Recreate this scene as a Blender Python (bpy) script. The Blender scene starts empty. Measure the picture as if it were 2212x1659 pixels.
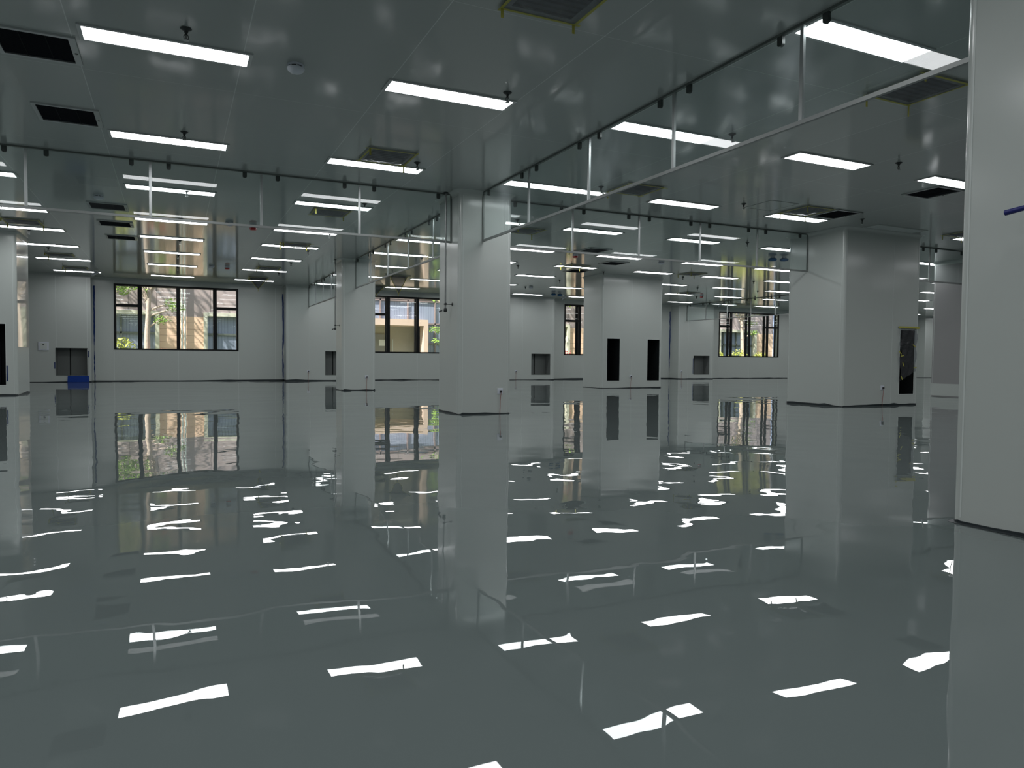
import bpy, math, random
from math import sin, cos, pi, radians
from mathutils import Vector, Matrix
random.seed(11)
SC = bpy.context.scene
COL = SC.collection

# ------------------------------------------------------------------ camera
H = 3.3436           # ceiling height
CAMH = 0.8436
cam_d = bpy.data.cameras.new('camera'); cam = bpy.data.objects.new('camera', cam_d); COL.objects.link(cam)
yaw, pitch, roll, fpx = radians(-25.172), radians(-1.998), radians(0.49955), 1553.1
cam_d.sensor_fit = 'HORIZONTAL'; cam_d.sensor_width = 36.0; cam_d.lens = fpx * 36.0 / 2212.0
cam_d.clip_start = 0.05; cam_d.clip_end = 300
F = Vector((-sin(yaw) * cos(pitch), cos(yaw) * cos(pitch), sin(pitch)))
R0 = Vector((cos(yaw), sin(yaw), 0)); U0 = R0.cross(F)
Rr = cos(roll) * R0 + sin(roll) * U0; Ur = -sin(roll) * R0 + cos(roll) * U0
M = Matrix((Rr, Ur, -F)).transposed().to_4x4(); M.translation = Vector((0, 0, CAMH))
cam.matrix_world = M
SC.camera = cam

# ------------------------------------------------------------------ world, sun, exposure
SC.view_settings.view_transform = 'Standard'; SC.view_settings.look = 'None'
SC.view_settings.exposure = 0.0; SC.view_settings.gamma = 1.0
SC.view_settings.use_curve_mapping = False
LAMP = 12.5          # radiance of the panel lights
W = bpy.data.worlds.new('world'); SC.world = W; W.use_nodes = True
bg = W.node_tree.nodes['Background']; bg.inputs[0].default_value = (0.80, 0.88, 1.0, 1); bg.inputs[1].default_value = 1.5
sun_d = bpy.data.lights.new('sun', 'SUN'); sun = bpy.data.objects.new('sun', sun_d); COL.objects.link(sun)
sun_d.energy = 12.5; sun_d.color = (1.0, 0.93, 0.82); sun_d.angle = radians(0.6)
sun.rotation_euler = Vector((0.62, 0.28, -0.73)).to_track_quat('-Z', 'Y').to_euler()
cy = SC.cycles
cy.max_bounces = 10; cy.diffuse_bounces = 5; cy.glossy_bounces = 5; cy.transparent_max_bounces = 24
cy.transmission_bounces = 4; cy.sample_clamp_indirect = 3.0; cy.use_denoising = True; cy.use_adaptive_sampling = False
cy.caustics_reflective = True; cy.caustics_refractive = False; cy.blur_glossy = 0.6

# ------------------------------------------------------------------ materials
def mat(name, col=(.5, .5, .5), rough=.5, metal=0., coat=0., coat_rough=.1, spec=.5, emit=None, estr=0., bump=None, vary=None, ior=1.5):
    m = bpy.data.materials.new(name); m.use_nodes = True
    nt = m.node_tree; b = nt.nodes['Principled BSDF']
    b.inputs['Base Color'].default_value = (*col, 1); b.inputs['Roughness'].default_value = rough
    b.inputs['Metallic'].default_value = metal; b.inputs['Coat Weight'].default_value = coat
    b.inputs['Coat Roughness'].default_value = coat_rough; b.inputs['Specular IOR Level'].default_value = spec
    b.inputs['IOR'].default_value = ior
    if emit: b.inputs['Emission Color'].default_value = (*emit, 1); b.inputs['Emission Strength'].default_value = estr
    tc = nt.nodes.new('ShaderNodeTexCoord')
    if vary:
        sc_, amt = vary
        n = nt.nodes.new('ShaderNodeTexNoise'); n.inputs['Scale'].default_value = sc_; n.inputs['Detail'].default_value = 3
        nt.links.new(tc.outputs['Object'], n.inputs['Vector'])
        mx = nt.nodes.new('ShaderNodeMix'); mx.data_type = 'RGBA'
        mx.inputs[6].default_value = (*[c * (1 - amt) for c in col], 1); mx.inputs[7].default_value = (*[min(1, c * (1 + amt)) for c in col], 1)
        nt.links.new(n.outputs['Fac'], mx.inputs[0]); nt.links.new(mx.outputs[2], b.inputs['Base Color'])
    if bump:
        sc_, st, dist = bump
        n = nt.nodes.new('ShaderNodeTexNoise'); n.inputs['Scale'].default_value = sc_; n.inputs['Detail'].default_value = 2
        nt.links.new(tc.outputs['Object'], n.inputs['Vector'])
        bp = nt.nodes.new('ShaderNodeBump'); bp.inputs['Strength'].default_value = st; bp.inputs['Distance'].default_value = dist
        nt.links.new(n.outputs['Fac'], bp.inputs['Height']); nt.links.new(bp.outputs['Normal'], b.inputs['Normal'])
        nt.links.new(bp.outputs['Normal'], b.inputs['Coat Normal'])
    return m

def nd(nt, t, **kw):
    n = nt.nodes.new(t)
    for k, v in kw.items(): setattr(n, k, v)
    return n

def mth(nt, op, a, b=None, c=None):
    n = nt.nodes.new('ShaderNodeMath'); n.operation = op
    for i, v in enumerate((a, b, c)):
        if v is None: continue
        if isinstance(v, (int, float)): n.inputs[i].default_value = v
        else: nt.links.new(v, n.inputs[i])
    return n.outputs[0]

def ceiling_mat():
    m = mat('ceiling_steel', (.40, .43, .415), .5, coat=1., coat_rough=.085)
    nt = m.node_tree; b = nt.nodes['Principled BSDF']; b.inputs['Coat IOR'].default_value = 1.33
    tc = nd(nt, 'ShaderNodeTexCoord'); sp = nd(nt, 'ShaderNodeSeparateXYZ'); nt.links.new(tc.outputs['Object'], sp.inputs[0])
    P = 1.2467
    u = mth(nt, 'DIVIDE', mth(nt, 'ADD', sp.outputs[0], .71 + P * 20), P)
    fx = mth(nt, 'FRACT', u)
    dx = mth(nt, 'MULTIPLY', mth(nt, 'MINIMUM', fx, mth(nt, 'SUBTRACT', 1.0, fx)), P)
    sx = mth(nt, 'LESS_THAN', dx, .0035)
    strip = mth(nt, 'FLOOR', u)
    off = mth(nt, 'MULTIPLY', mth(nt, 'FRACT', mth(nt, 'MULTIPLY', mth(nt, 'FLOOR', mth(nt, 'DIVIDE', strip, 4.0)), .37)), 2.0)
    fy = mth(nt, 'FRACT', mth(nt, 'DIVIDE', mth(nt, 'ADD', mth(nt, 'SUBTRACT', sp.outputs[1], 7.37 - 2.55 * 20), 0.0), 2.55))
    dy = mth(nt, 'MULTIPLY', mth(nt, 'MINIMUM', fy, mth(nt, 'SUBTRACT', 1.0, fy)), 2.55)
    sy = mth(nt, 'MULTIPLY', mth(nt, 'LESS_THAN', dy, .0028), .8)
    s = mth(nt, 'MAXIMUM', sx, sy)
    # panels differ slightly in tone
    wn = nd(nt, 'ShaderNodeTexWhiteNoise', noise_dimensions='1D'); nt.links.new(strip, wn.inputs['W'])
    mx = nd(nt, 'ShaderNodeMix', data_type='RGBA'); mx.inputs[6].default_value = (.385, .41, .40, 1); mx.inputs[7].default_value = (.42, .445, .43, 1)
    nt.links.new(wn.outputs['Value'], mx.inputs[0])
    mx2 = nd(nt, 'ShaderNodeMix', data_type='RGBA'); mx2.inputs[7].default_value = (.62, .66, .64, 1)
    nt.links.new(s, mx2.inputs[0]); nt.links.new(mx.outputs[2], mx2.inputs[6]); nt.links.new(mx2.outputs[2], b.inputs['Base Color'])
    # sheet steel: long shallow undulations
    mp = nd(nt, 'ShaderNodeMapping'); mp.inputs['Scale'].default_value = (.9, .25, 1); nt.links.new(tc.outputs['Object'], mp.inputs[0])
    n = nd(nt, 'ShaderNodeTexNoise'); n.inputs['Scale'].default_value = 1.0; n.inputs['Detail'].default_value = 1.5; nt.links.new(mp.outputs[0], n.inputs['Vector'])
    bp = nd(nt, 'ShaderNodeBump'); bp.inputs['Strength'].default_value = 1; bp.inputs['Distance'].default_value = .0012
    nt.links.new(n.outputs['Fac'], bp.inputs['Height']); nt.links.new(bp.outputs['Normal'], b.inputs['Coat Normal'])
    return m

def floor_mat():
    m = mat('epoxy_floor', (.150, .180, .178), .6, spec=.0, coat=1., coat_rough=.0)
    nt = m.node_tree; b = nt.nodes['Principled BSDF']; b.inputs['Coat IOR'].default_value = 1.52
    tc = nd(nt, 'ShaderNodeTexCoord')
    def noise(sc, det, seed):
        mp = nd(nt, 'ShaderNodeMapping'); mp.inputs['Location'].default_value = (seed, seed * 1.7, 0); nt.links.new(tc.outputs['Object'], mp.inputs[0])
        n = nd(nt, 'ShaderNodeTexNoise'); n.inputs['Scale'].default_value = sc; n.inputs['Detail'].default_value = det; n.inputs['Roughness'].default_value = .45
        nt.links.new(mp.outputs[0], n.inputs['Vector']); return n.outputs['Fac']
    h = mth(nt, 'ADD', mth(nt, 'MULTIPLY', noise(.42, 2.6, 3.1), .016), mth(nt, 'ADD', mth(nt, 'MULTIPLY', noise(1.9, 1.5, 9.4), .0027), mth(nt, 'MULTIPLY', noise(8.0, 1.0, 5.2), .00014)))
    bp = nd(nt, 'ShaderNodeBump'); bp.inputs['Strength'].default_value = 1; bp.inputs['Distance'].default_value = 1.0
    nt.links.new(h, bp.inputs['Height']); nt.links.new(bp.outputs['Normal'], b.inputs['Coat Normal'])
    return m

def glass_mat(name, tint=(.93, .96, .96), k=2.0, dirt=0.0):
    m = bpy.data.materials.new(name); m.use_nodes = True; nt = m.node_tree; nt.nodes.clear()
    out = nd(nt, 'ShaderNodeOutputMaterial'); mix = nd(nt, 'ShaderNodeMixShader')
    tr = nd(nt, 'ShaderNodeBsdfTransparent'); tr.inputs[0].default_value = (*tint, 1)
    gl = nd(nt, 'ShaderNodeBsdfGlossy'); gl.inputs['Roughness'].default_value = 0.0; gl.inputs[0].default_value = (1, 1, 1, 1)
    geo = nd(nt, 'ShaderNodeNewGeometry'); fr = nd(nt, 'ShaderNodeFresnel'); fr.inputs[0].default_value = 1.5
    back = mth(nt, 'SUBTRACT', 1.0, geo.outputs['Backfacing'])
    f = mth(nt, 'MINIMUM', mth(nt, 'MULTIPLY', mth(nt, 'MULTIPLY', fr.outputs[0], k), back), 1.0)
    nt.links.new(f, mix.inputs[0]); nt.links.new(tr.outputs[0], mix.inputs[1]); nt.links.new(gl.outputs[0], mix.inputs[2])
    last = mix.outputs[0]
    if dirt > 0:
        tc = nd(nt, 'ShaderNodeTexCoord'); n = nd(nt, 'ShaderNodeTexNoise'); n.inputs['Scale'].default_value = 2.2; n.inputs['Detail'].default_value = 6
        nt.links.new(tc.outputs['Object'], n.inputs['Vector'])
        df = nd(nt, 'ShaderNodeBsdfTranslucent'); df.inputs[0].default_value = (.8, .85, .9, 1)
        m2 = nd(nt, 'ShaderNodeMixShader')
        nt.links.new(mth(nt, 'MULTIPLY', mth(nt, 'MULTIPLY', mth(nt, 'POWER', n.outputs['Fac'], 3.0), dirt), back), m2.inputs[0])
        nt.links.new(last, m2.inputs[1]); nt.links.new(df.outputs[0], m2.inputs[2]); last = m2.outputs[0]
    nt.links.new(last, out.inputs[0]); return m

def film_mat(name='crumpled_clear_film', op_=.36, col=(.10, .105, .115), dist=.03):
    m = bpy.data.materials.new(name); m.use_nodes = True; nt = m.node_tree; nt.nodes.clear()
    out = nd(nt, 'ShaderNodeOutputMaterial'); mix = nd(nt, 'ShaderNodeMixShader'); mix.inputs[0].default_value = op_
    tr = nd(nt, 'ShaderNodeBsdfTransparent'); tr.inputs[0].default_value = (.8, .82, .85, 1)
    pr = nd(nt, 'ShaderNodeBsdfPrincipled'); pr.inputs['Base Color'].default_value = (*col, 1); pr.inputs['Roughness'].default_value = .16
    pr.inputs['Specular IOR Level'].default_value = 1.0
    tc = nd(nt, 'ShaderNodeTexCoord'); n = nd(nt, 'ShaderNodeTexNoise'); n.inputs['Scale'].default_value = 14; n.inputs['Detail'].default_value = 5; n.inputs['Distortion'].default_value = 1.5
    nt.links.new(tc.outputs['Object'], n.inputs['Vector'])
    bp = nd(nt, 'ShaderNodeBump'); bp.inputs['Distance'].default_value = dist; nt.links.new(n.outputs['Fac'], bp.inputs['Height']); nt.links.new(bp.outputs[0], pr.inputs['Normal'])
    nt.links.new(tr.outputs[0], mix.inputs[1]); nt.links.new(pr.outputs[0], mix.inputs[2]); nt.links.new(mix.outputs[0], out.inputs[0]); return m

def line_mat(name, col, line, pitch, axis=2, w=.02, rough=.6, off=0.0, vary=.05, spec=.5):
    m = mat(name, col, rough, spec=spec); nt = m.node_tree; b = nt.nodes['Principled BSDF']
    tc = nd(nt, 'ShaderNodeTexCoord'); sp = nd(nt, 'ShaderNodeSeparateXYZ'); nt.links.new(tc.outputs['Object'], sp.inputs[0])
    f = mth(nt, 'FRACT', mth(nt, 'DIVIDE', mth(nt, 'ADD', sp.outputs[axis], off + 100 * pitch), pitch))
    s = mth(nt, 'LESS_THAN', f, w / pitch)
    n = nd(nt, 'ShaderNodeTexNoise'); n.inputs['Scale'].default_value = 1.5; nt.links.new(tc.outputs['Object'], n.inputs['Vector'])
    a = nd(nt, 'ShaderNodeMix', data_type='RGBA'); a.inputs[6].default_value = (*[c * (1 - vary) for c in col], 1); a.inputs[7].default_value = (*[c * (1 + vary) for c in col], 1)
    nt.links.new(n.outputs['Fac'], a.inputs[0])
    mx = nd(nt, 'ShaderNodeMix', data_type='RGBA'); mx.inputs[7].default_value = (*line, 1)
    nt.links.new(s, mx.inputs[0]); nt.links.new(a.outputs[2], mx.inputs[6]); nt.links.new(mx.outputs[2], b.inputs['Base Color'])
    return m

MW = mat('wall_steel', (.500, .535, .512), .42, coat=.7, coat_rough=.17, vary=(.5, .02))
MTRIM = mat('white_trim', (.62, .66, .64), .4, coat=.5, coat_rough=.2)
MCOVE = mat('cove_trim_grey', (.50, .53, .51), .4, coat=.5, coat_rough=.2)
MDIM = mat('filmed_panel', (.30, .30, .30), .6, vary=(.5, .03))
MCEIL = ceiling_mat(); MFLOOR = floor_mat()
MALU = mat('aluminium', (.50, .52, .52), .38, metal=1.0)
MFRAME = mat('lamp_frame', (.55, .57, .57), .35, metal=.6)
MLAMP = mat('lamp_diffuser', (.9, .9, .9), .4, emit=(.965, .985, 1.0), estr=LAMP)
MLAMPOFF = mat('unlit_diffuser', (.62, .66, .65), .35)
MBLACK = mat('black_frame', (.006, .007, .008), .4, spec=.2)
MRECESS = mat('recess_grey', (.19, .205, .20), .6)
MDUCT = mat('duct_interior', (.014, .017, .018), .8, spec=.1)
MFILTER = line_mat('black_pleated_filter', (.006, .007, .010), (.016, .018, .024), .02, axis=1, w=.004, rough=.9, spec=.05)
MDARK = mat('dark_metal', (.05, .055, .055), .35, metal=.6)
MCLIP = mat('clip_dark', (.045, .055, .052), .4)
MRAIL = mat('dull_aluminium', (.34, .355, .35), .5, metal=.85)
MCHAN = mat('channel_grey', (.16, .18, .17), .4, metal=.3)
MGLASS = glass_mat('curtain_glass', (.90, .935, .93), 1.15, dirt=.20)
MPANE = glass_mat('window_glass', (.97, .985, .985), 1.2)
MSEAL = mat('dark_sealant', (.022, .030, .034), .35, vary=(9, .5))
MBLUE = mat('blue_tape', (.003, .022, .12), .6, spec=.2, vary=(6, .35))
MBLUESHEET = mat('blue_sheet', (.002, .035, .24), .6, spec=.2)
MYEL = mat('yellow_tape', (.42, .40, .07), .55)
MFILM = film_mat()
MFILMC = film_mat('wrinkled_ceiling_film', .5, (.20, .21, .23), .05)
MPLATE = mat('white_plastic', (.66, .69, .76), .35)
MPLUG = mat('black_plug', (.02, .02, .02), .4)
MCORD = mat('reddish_cord', (.30, .10, .08), .5)
MCORDG = mat('grey_cord', (.12, .11, .11), .5)
MRED = mat('red_plastic', (.45, .02, .02), .3)
MHANDLE = mat('blue_grip', (.012, .016, .16), .35)
MPIPE = mat('steel_pipe', (.30, .31, .31), .3, metal=.9)
MBLUECLOTH = mat('blue_cover', (.02, .12, .30), .7, bump=(30, .8, .01))
MDIFF = line_mat('diffuser_slats', (.10, .11, .13), (.02, .022, .03), .07, axis=1, w=.03)

# ------------------------------------------------------------------ mesh helpers
class MB:
    def __init__(s): s.v = []; s.f = []
    def add(s, vs, fs):
        b = len(s.v); s.v += [tuple(p) for p in vs]; s.f += [tuple(i + b for i in f) for f in fs]; return s
    def box(s, x0, x1, y0, y1, z0, z1):
        return s.add([(x0, y0, z0), (x1, y0, z0), (x1, y1, z0), (x0, y1, z0), (x0, y0, z1), (x1, y0, z1), (x1, y1, z1), (x0, y1, z1)],
                     [(0, 3, 2, 1), (4, 5, 6, 7), (0, 1, 5, 4), (1, 2, 6, 5), (2, 3, 7, 6), (3, 0, 4, 7)])
    def quad(s, a, b, c, d): return s.add([a, b, c, d], [(0, 1, 2, 3)])
    def tube(s, pts, r, n=8, cap=True):
        pts = [Vector(p) for p in pts]; rs = r if isinstance(r, (list, tuple)) else [r] * len(pts)
        base = len(s.v); prev = None
        for i, p in enumerate(pts):
            t = (pts[min(i + 1, len(pts) - 1)] - pts[max(i - 1, 0)]).normalized()
            a = prev if prev is not None else (Vector((0, 0, 1)) if abs(t.z) < .9 else Vector((1, 0, 0)))
            u = (a - t * a.dot(t)).normalized(); prev = u; w = t.cross(u)
            for k in range(n):
                an = 2 * pi * k / n; s.v.append(tuple(p + (u * cos(an) + w * sin(an)) * rs[i]))
        for i in range(len(pts) - 1):
            for k in range(n):
                a = base + i * n + k; b = base + i * n + (k + 1) % n
                s.f.append((a, b, b + n, a + n))
        if cap:
            s.f.append(tuple(base + k for k in range(n))[::-1]); e = base + (len(pts) - 1) * n; s.f.append(tuple(e + k for k in range(n)))
        return s
    def lathe(s, prof, c=(0, 0, 0), n=20):
        base = len(s.v)
        for r, z in prof:
            for k in range(n):
                a = 2 * pi * k / n; s.v.append((c[0] + r * cos(a), c[1] + r * sin(a), c[2] + z))
        for i in range(len(prof) - 1):
            for k in range(n):
                a = base + i * n + k; b = base + i * n + (k + 1) % n
                s.f.append((a, b, b + n, a + n))
        s.f.append(tuple(base + k for k in range(n))); e = base + (len(prof) - 1) * n
        s.f.append(tuple(e + k for k in range(n))[::-1]); return s
    def face_grid(s, mapf, u0, u1, v0, v1, holes):
        holes = [(max(u0, h[0]), min(u1, h[1]), max(v0, h[2]), min(v1, h[3])) for h in holes]
        holes = [h for h in holes if h[1] > h[0] and h[3] > h[2]]
        us = sorted({u0, u1, *[h[0] for h in holes], *[h[1] for h in holes]}); vs = sorted({v0, v1, *[h[2] for h in holes], *[h[3] for h in holes]})
        for i in range(len(us) - 1):
            for j in range(len(vs) - 1):
                cu, cv = (us[i] + us[i + 1]) / 2, (vs[j] + vs[j + 1]) / 2
                if any(h[0] < cu < h[1] and h[2] < cv < h[3] for h in holes): continue
                s.quad(mapf(us[i], vs[j]), mapf(us[i + 1], vs[j]), mapf(us[i + 1], vs[j + 1]), mapf(us[i], vs[j + 1]))
        return s
    def build(s, name, m, parent=None, smooth=None, origin=None, fix=True):
        me = bpy.data.meshes.new(name)
        o_ = Vector(origin) if origin is not None else (parent_loc(parent) if parent is not None else Vector((0, 0, 0)))
        me.from_pydata([(x - o_.x, y - o_.y, z - o_.z) for x, y, z in s.v], [], s.f)
        if fix:
            import bmesh
            bm = bmesh.new(); bm.from_mesh(me); bmesh.ops.recalc_face_normals(bm, faces=bm.faces); bm.to_mesh(me); bm.free()
        me.materials.append(m)
        if smooth:
            me.shade_smooth(); me.set_sharp_from_angle(angle=radians(smooth))
        o = bpy.data.objects.new(name, me); COL.objects.link(o)
        if parent is not None: o.parent = parent
        elif origin is not None: o.location = origin
        return o

def parent_loc(p):
    l = Vector((0, 0, 0))
    while p is not None: l = l + p.location; p = p.parent
    return l

def tag(o, label=None, cat=None, group=None, kind=None):
    if label: o['label'] = label
    if cat: o['category'] = cat
    if group: o['group'] = group
    if kind: o['kind'] = kind
    return o

def empty(name, loc, label=None, cat=None, group=None, kind=None):
    o = bpy.data.objects.new(name, None); COL.objects.link(o); o.location = loc; o.empty_display_size = .1
    return tag(o, label, cat, group, kind)

def copy_tree(o, parent=None):
    c = o.copy(); COL.objects.link(c); c.parent = parent
    for ch in list(o.children): copy_tree(ch, c)
    return c

def place(proto, loc, label, group=None, rz=0.0):
    """first call uses the prototype itself, later calls a copy of it and its parts"""
    o = proto if 'used' not in proto else copy_tree(proto)
    proto['used'] = 1
    o.location = loc; o.rotation_euler = (0, 0, rz); o['label'] = label
    if group: o['group'] = group
    return o

def offset_path(path, d, closed):
    n = len(path); out = []
    for i in range(n):
        p = Vector(path[i])
        a = Vector(path[i - 1]) if (closed or i > 0) else None
        b = Vector(path[(i + 1) % n]) if (closed or i < n - 1) else None
        ns = []
        if a is not None: t = (p - a).normalized(); ns.append(Vector((t.y, -t.x)))
        if b is not None: t = (b - p).normalized(); ns.append(Vector((t.y, -t.x)))
        if len(ns) == 1: out.append(p + ns[0] * d)
        else:
            m_ = (ns[0] + ns[1]).normalized(); out.append(p + m_ * (d / max(.2, m_.dot(ns[0]))))
    return [(q.x, q.y) for q in out]

def rrect(x0, x1, y0, y1, r, n=6):
    """rounded rectangle, clockwise seen from above so that the right-hand normal points outward"""
    pts = []
    for cx, cy_, a0 in ((x0 + r, y0 + r, 180), (x1 - r, y0 + r, 270), (x1 - r, y1 - r, 0), (x0 + r, y1 - r, 90)):
        for k in range(n + 1):
            a = radians(a0 + 90 * k / n); pts.append((cx + r * cos(a), cy_ + r * sin(a)))
    return pts      # counter-clockwise: right-hand normal of travel points outward

def sweep(mb, path, prof, closed):
    """prof: (offset, z) pairs"""
    rings = [offset_path(path, d, closed) for d, z in prof]
    n = len(path)
    for j in range(len(prof) - 1):
        for i in range(n if closed else n - 1):
            k = (i + 1) % n
            a, b = rings[j][i], rings[j][k]; c, d = rings[j + 1][k], rings[j + 1][i]
            mb.quad((*a, prof[j][1]), (*b, prof[j][1]), (*c, prof[j + 1][1]), (*d, prof[j + 1][1]))
    return mb

CR = .065
def cove_prof(r=CR):
    pr = [(0.0, H - r - .012), (.004, H - r - .012), (.004, H - r)]
    for k in range(1, 7):
        t = pi / 2 * k / 6; pr.append((.004 + r * (1 - cos(t)), H - r + r * sin(t)))
    pr.append((r + .016, H - .001)); return pr

def densify(path, closed, step):
    out = []; n = len(path)
    for i in range(n if closed else n - 1):
        a = Vector(path[i]); b = Vector(path[(i + 1) % n]); L = (b - a).length; m_ = max(1, int(L / step))
        for k in range(m_): out.append(tuple(a + (b - a) * (k / m_)))
    if not closed: out.append(tuple(path[-1]))
    return out

def sealant(path, closed, seed, hmax=.034, step=.12):
    """dark irregular joint between wall and floor"""
    rnd = random.Random(seed); p = densify(path, closed, step); n = len(p); mb = MB()
    hs = []; ws = []; h = .4; w = .3
    for i in range(n):
        h = min(1, max(.15, h + rnd.uniform(-.22, .22))); w = min(1, max(.05, w + rnd.uniform(-.3, .3)))
        hs.append(.006 + hmax * h * (1.6 if rnd.random() < .05 else 1)); ws.append(.006 + .03 * w)
    a0 = offset_path(p, -.002, closed); a1 = offset_path(p, .004, closed)
    out = [offset_path(p, 0.0, closed)[i] for i in range(n)]
    nrm = offset_path(p, 1.0, closed)
    for i in range(n if closed else n - 1):
        k = (i + 1) % n
        def o(j): return (p[j][0] + (nrm[j][0] - p[j][0]) * ws[j], p[j][1] + (nrm[j][1] - p[j][1]) * ws[j])
        mb.quad((*a1[i], .0), (*a1[k], .0), (*a1[k], hs[k]), (*a1[i], hs[i]))
        mb.quad((*a1[i], hs[i]), (*a1[k], hs[k]), (*a0[k], hs[k]), (*a0[i], hs[i]))
        mb.quad((*a1[i], .0035), (*a1[k], .0035), (*o(k), .0018), (*o(i), .0018))
    return mb

# ------------------------------------------------------------------ room shell
XL, XR, YF, YB = -16.0, 44.0, -14.5, 26.58
tag(MB().box(XL, XR, YF, YB + .3, -.2, 0).build('floor', MFLOOR), kind='structure')
tag(MB().box(XL, XR, YF, YB + .3, H, H + .2).build('ceiling', MCEIL), kind='structure')
tag(MB().box(XL - .2, XL, YF, YB + .3, 0, H).build('wall_left', MW), kind='structure')
tag(MB().box(XR, XR + .2, YF, YB + .3, 0, H).build('wall_right', MW), kind='structure')
tag(MB().box(XL, XR, YF - .2, YF, 0, H).build('wall_front', MW), kind='structure')
WINX = [-1.755 + 8.33 * i for i in range(6)]; WW = 3.775; WZ0, WZ1 = 1.035, 3.17
holes = [(x, x + WW, WZ0, WZ1) for x in WINX if x + WW < XR]
WD = .30
wb = MB()
wb.face_grid(lambda u, v: (u, YB, v), XL, XR, 0, H, holes)
wb.face_grid(lambda u, v: (u, YB + WD, v), XL, XR, -.4, H + .9, holes)
for u0, u1, v0, v1 in holes:
    for a, b in (((u0, v0), (u1, v0)), ((u1, v0), (u1, v1)), ((u1, v1), (u0, v1)), ((u0, v1), (u0, v0))):
        wb.quad((a[0], YB, a[1]), (b[0], YB, b[1]), (b[0], YB + WD, b[1]), (a[0], YB + WD, a[1]))
tag(wb.build('wall_back', MW, fix=False), kind='structure')

PIERS = [(-4.6, -2.35), (3.53, 5.78), (11.9, 14.11), (20.43, 22.42), (28.6, 30.77), (37.1, 39.1)]
PY = 26.0
CUTS = [(-3.3, -2.44), (4.87, 5.73), (13.08, 13.93), (21.3, 22.2), (29.6, 30.5), None]
for i, (a, b) in enumerate(PIERS):
    m_ = MB(); hs = [(CUTS[i][0], CUTS[i][1], .215, 1.06)] if CUTS[i] else []
    m_.face_grid(lambda u, v: (u, PY, v), a, b, 0, H, hs)
    m_.quad((a, PY, 0), (a, YB, 0), (a, YB, H), (a, PY, H)); m_.quad((b, PY, 0), (b, YB, 0), (b, YB, H), (b, PY, H))
    for c0, c1, z0, z1 in hs:
        d = PY + .42
        rec = MB()
        for p, q in (((c0, z0), (c1, z0)), ((c1, z0), (c1, z1)), ((c1, z1), (c0, z1)), ((c0, z1), (c0, z0))):
            rec.quad((p[0], PY, p[1]), (q[0], PY, q[1]), (q[0], d, q[1]), (p[0], d, p[1]))
        rec.quad((c0, d, z0), (c1, d, z0), (c1, d, z1), (c0, d, z1))
    o = tag(m_.build('wall_pier', MW, fix=False), 'pale steel-clad wall pier beside the windows', kind='structure')
    if hs:
        rec.build('recess', MRECESS, o, fix=False)
        c0, c1, z0, z1 = hs[0]; xm = c0 + .40 * (c1 - c0)
        MB().box(xm - .012, xm + .012, PY + .40, PY + .419, z0, z1).build('dark_gap', MDUCT, o)
        MB().box(c0, c1, PY + .06, PY + .41, z1 - .004, z1).box(c0 - .006, c0 + .004, PY - .004, PY + .02, z0, z1).box(c1 - .004, c1 + .006, PY - .004, PY + .02, z0, z1).box(c0, c1, PY - .004, PY + .02, z0 - .006, z0 + .004).box(c0, c1, PY - .004, PY + .02, z1 - .004, z1 + .006).build('opening_edge', MCHAN, o)
# wall path for coves and base joint
wpath = [(XL, YB)]
for a, b in PIERS: wpath += [(a, YB), (a, PY), (b, PY), (b, YB)]
wpath += [(XR, YB)]
tag(sweep(MB(), wpath, cove_prof(), False).build('trim_1', MCOVE, smooth=40, fix=False), 'curved cove trim along the top of the back wall', kind='structure')
tag(sealant(wpath, False, 5, .04, .3).build('baseboard_back', MSEAL), 'dark uneven sealant line along the foot of the back wall', kind='structure')
# panel seams on the back wall
sm = MB()
for x in WINX:
    for xx in (x, x + WW / 2, x + WW):
        sm.box(xx - .006, xx + .006, YB - .003, YB, .04, WZ0); sm.box(xx - .006, xx + .006, YB - .003, YB, WZ1, H - .07)
    sm.box(x + WW + 1.22 - .006, x + WW + 1.22 + .006, YB - .003, YB, .04, H - .07)
for (a, b), c in zip(PIERS, CUTS):
    for xx in (b - .10, a + .06):
        sm.box(xx - .007, xx + .007, PY - .003, PY, .04, H - .07)
    xx = b - (.93 if a < -4 else 1.45)
    sm.box(xx - .007, xx + .007, PY - .003, PY, 1.08 if (c and c[0] < xx < c[1]) else .04, H - .07)
tag(sm.build('trim_2', MTRIM), 'thin pale vertical joints between wall panels', kind='structure')

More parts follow.
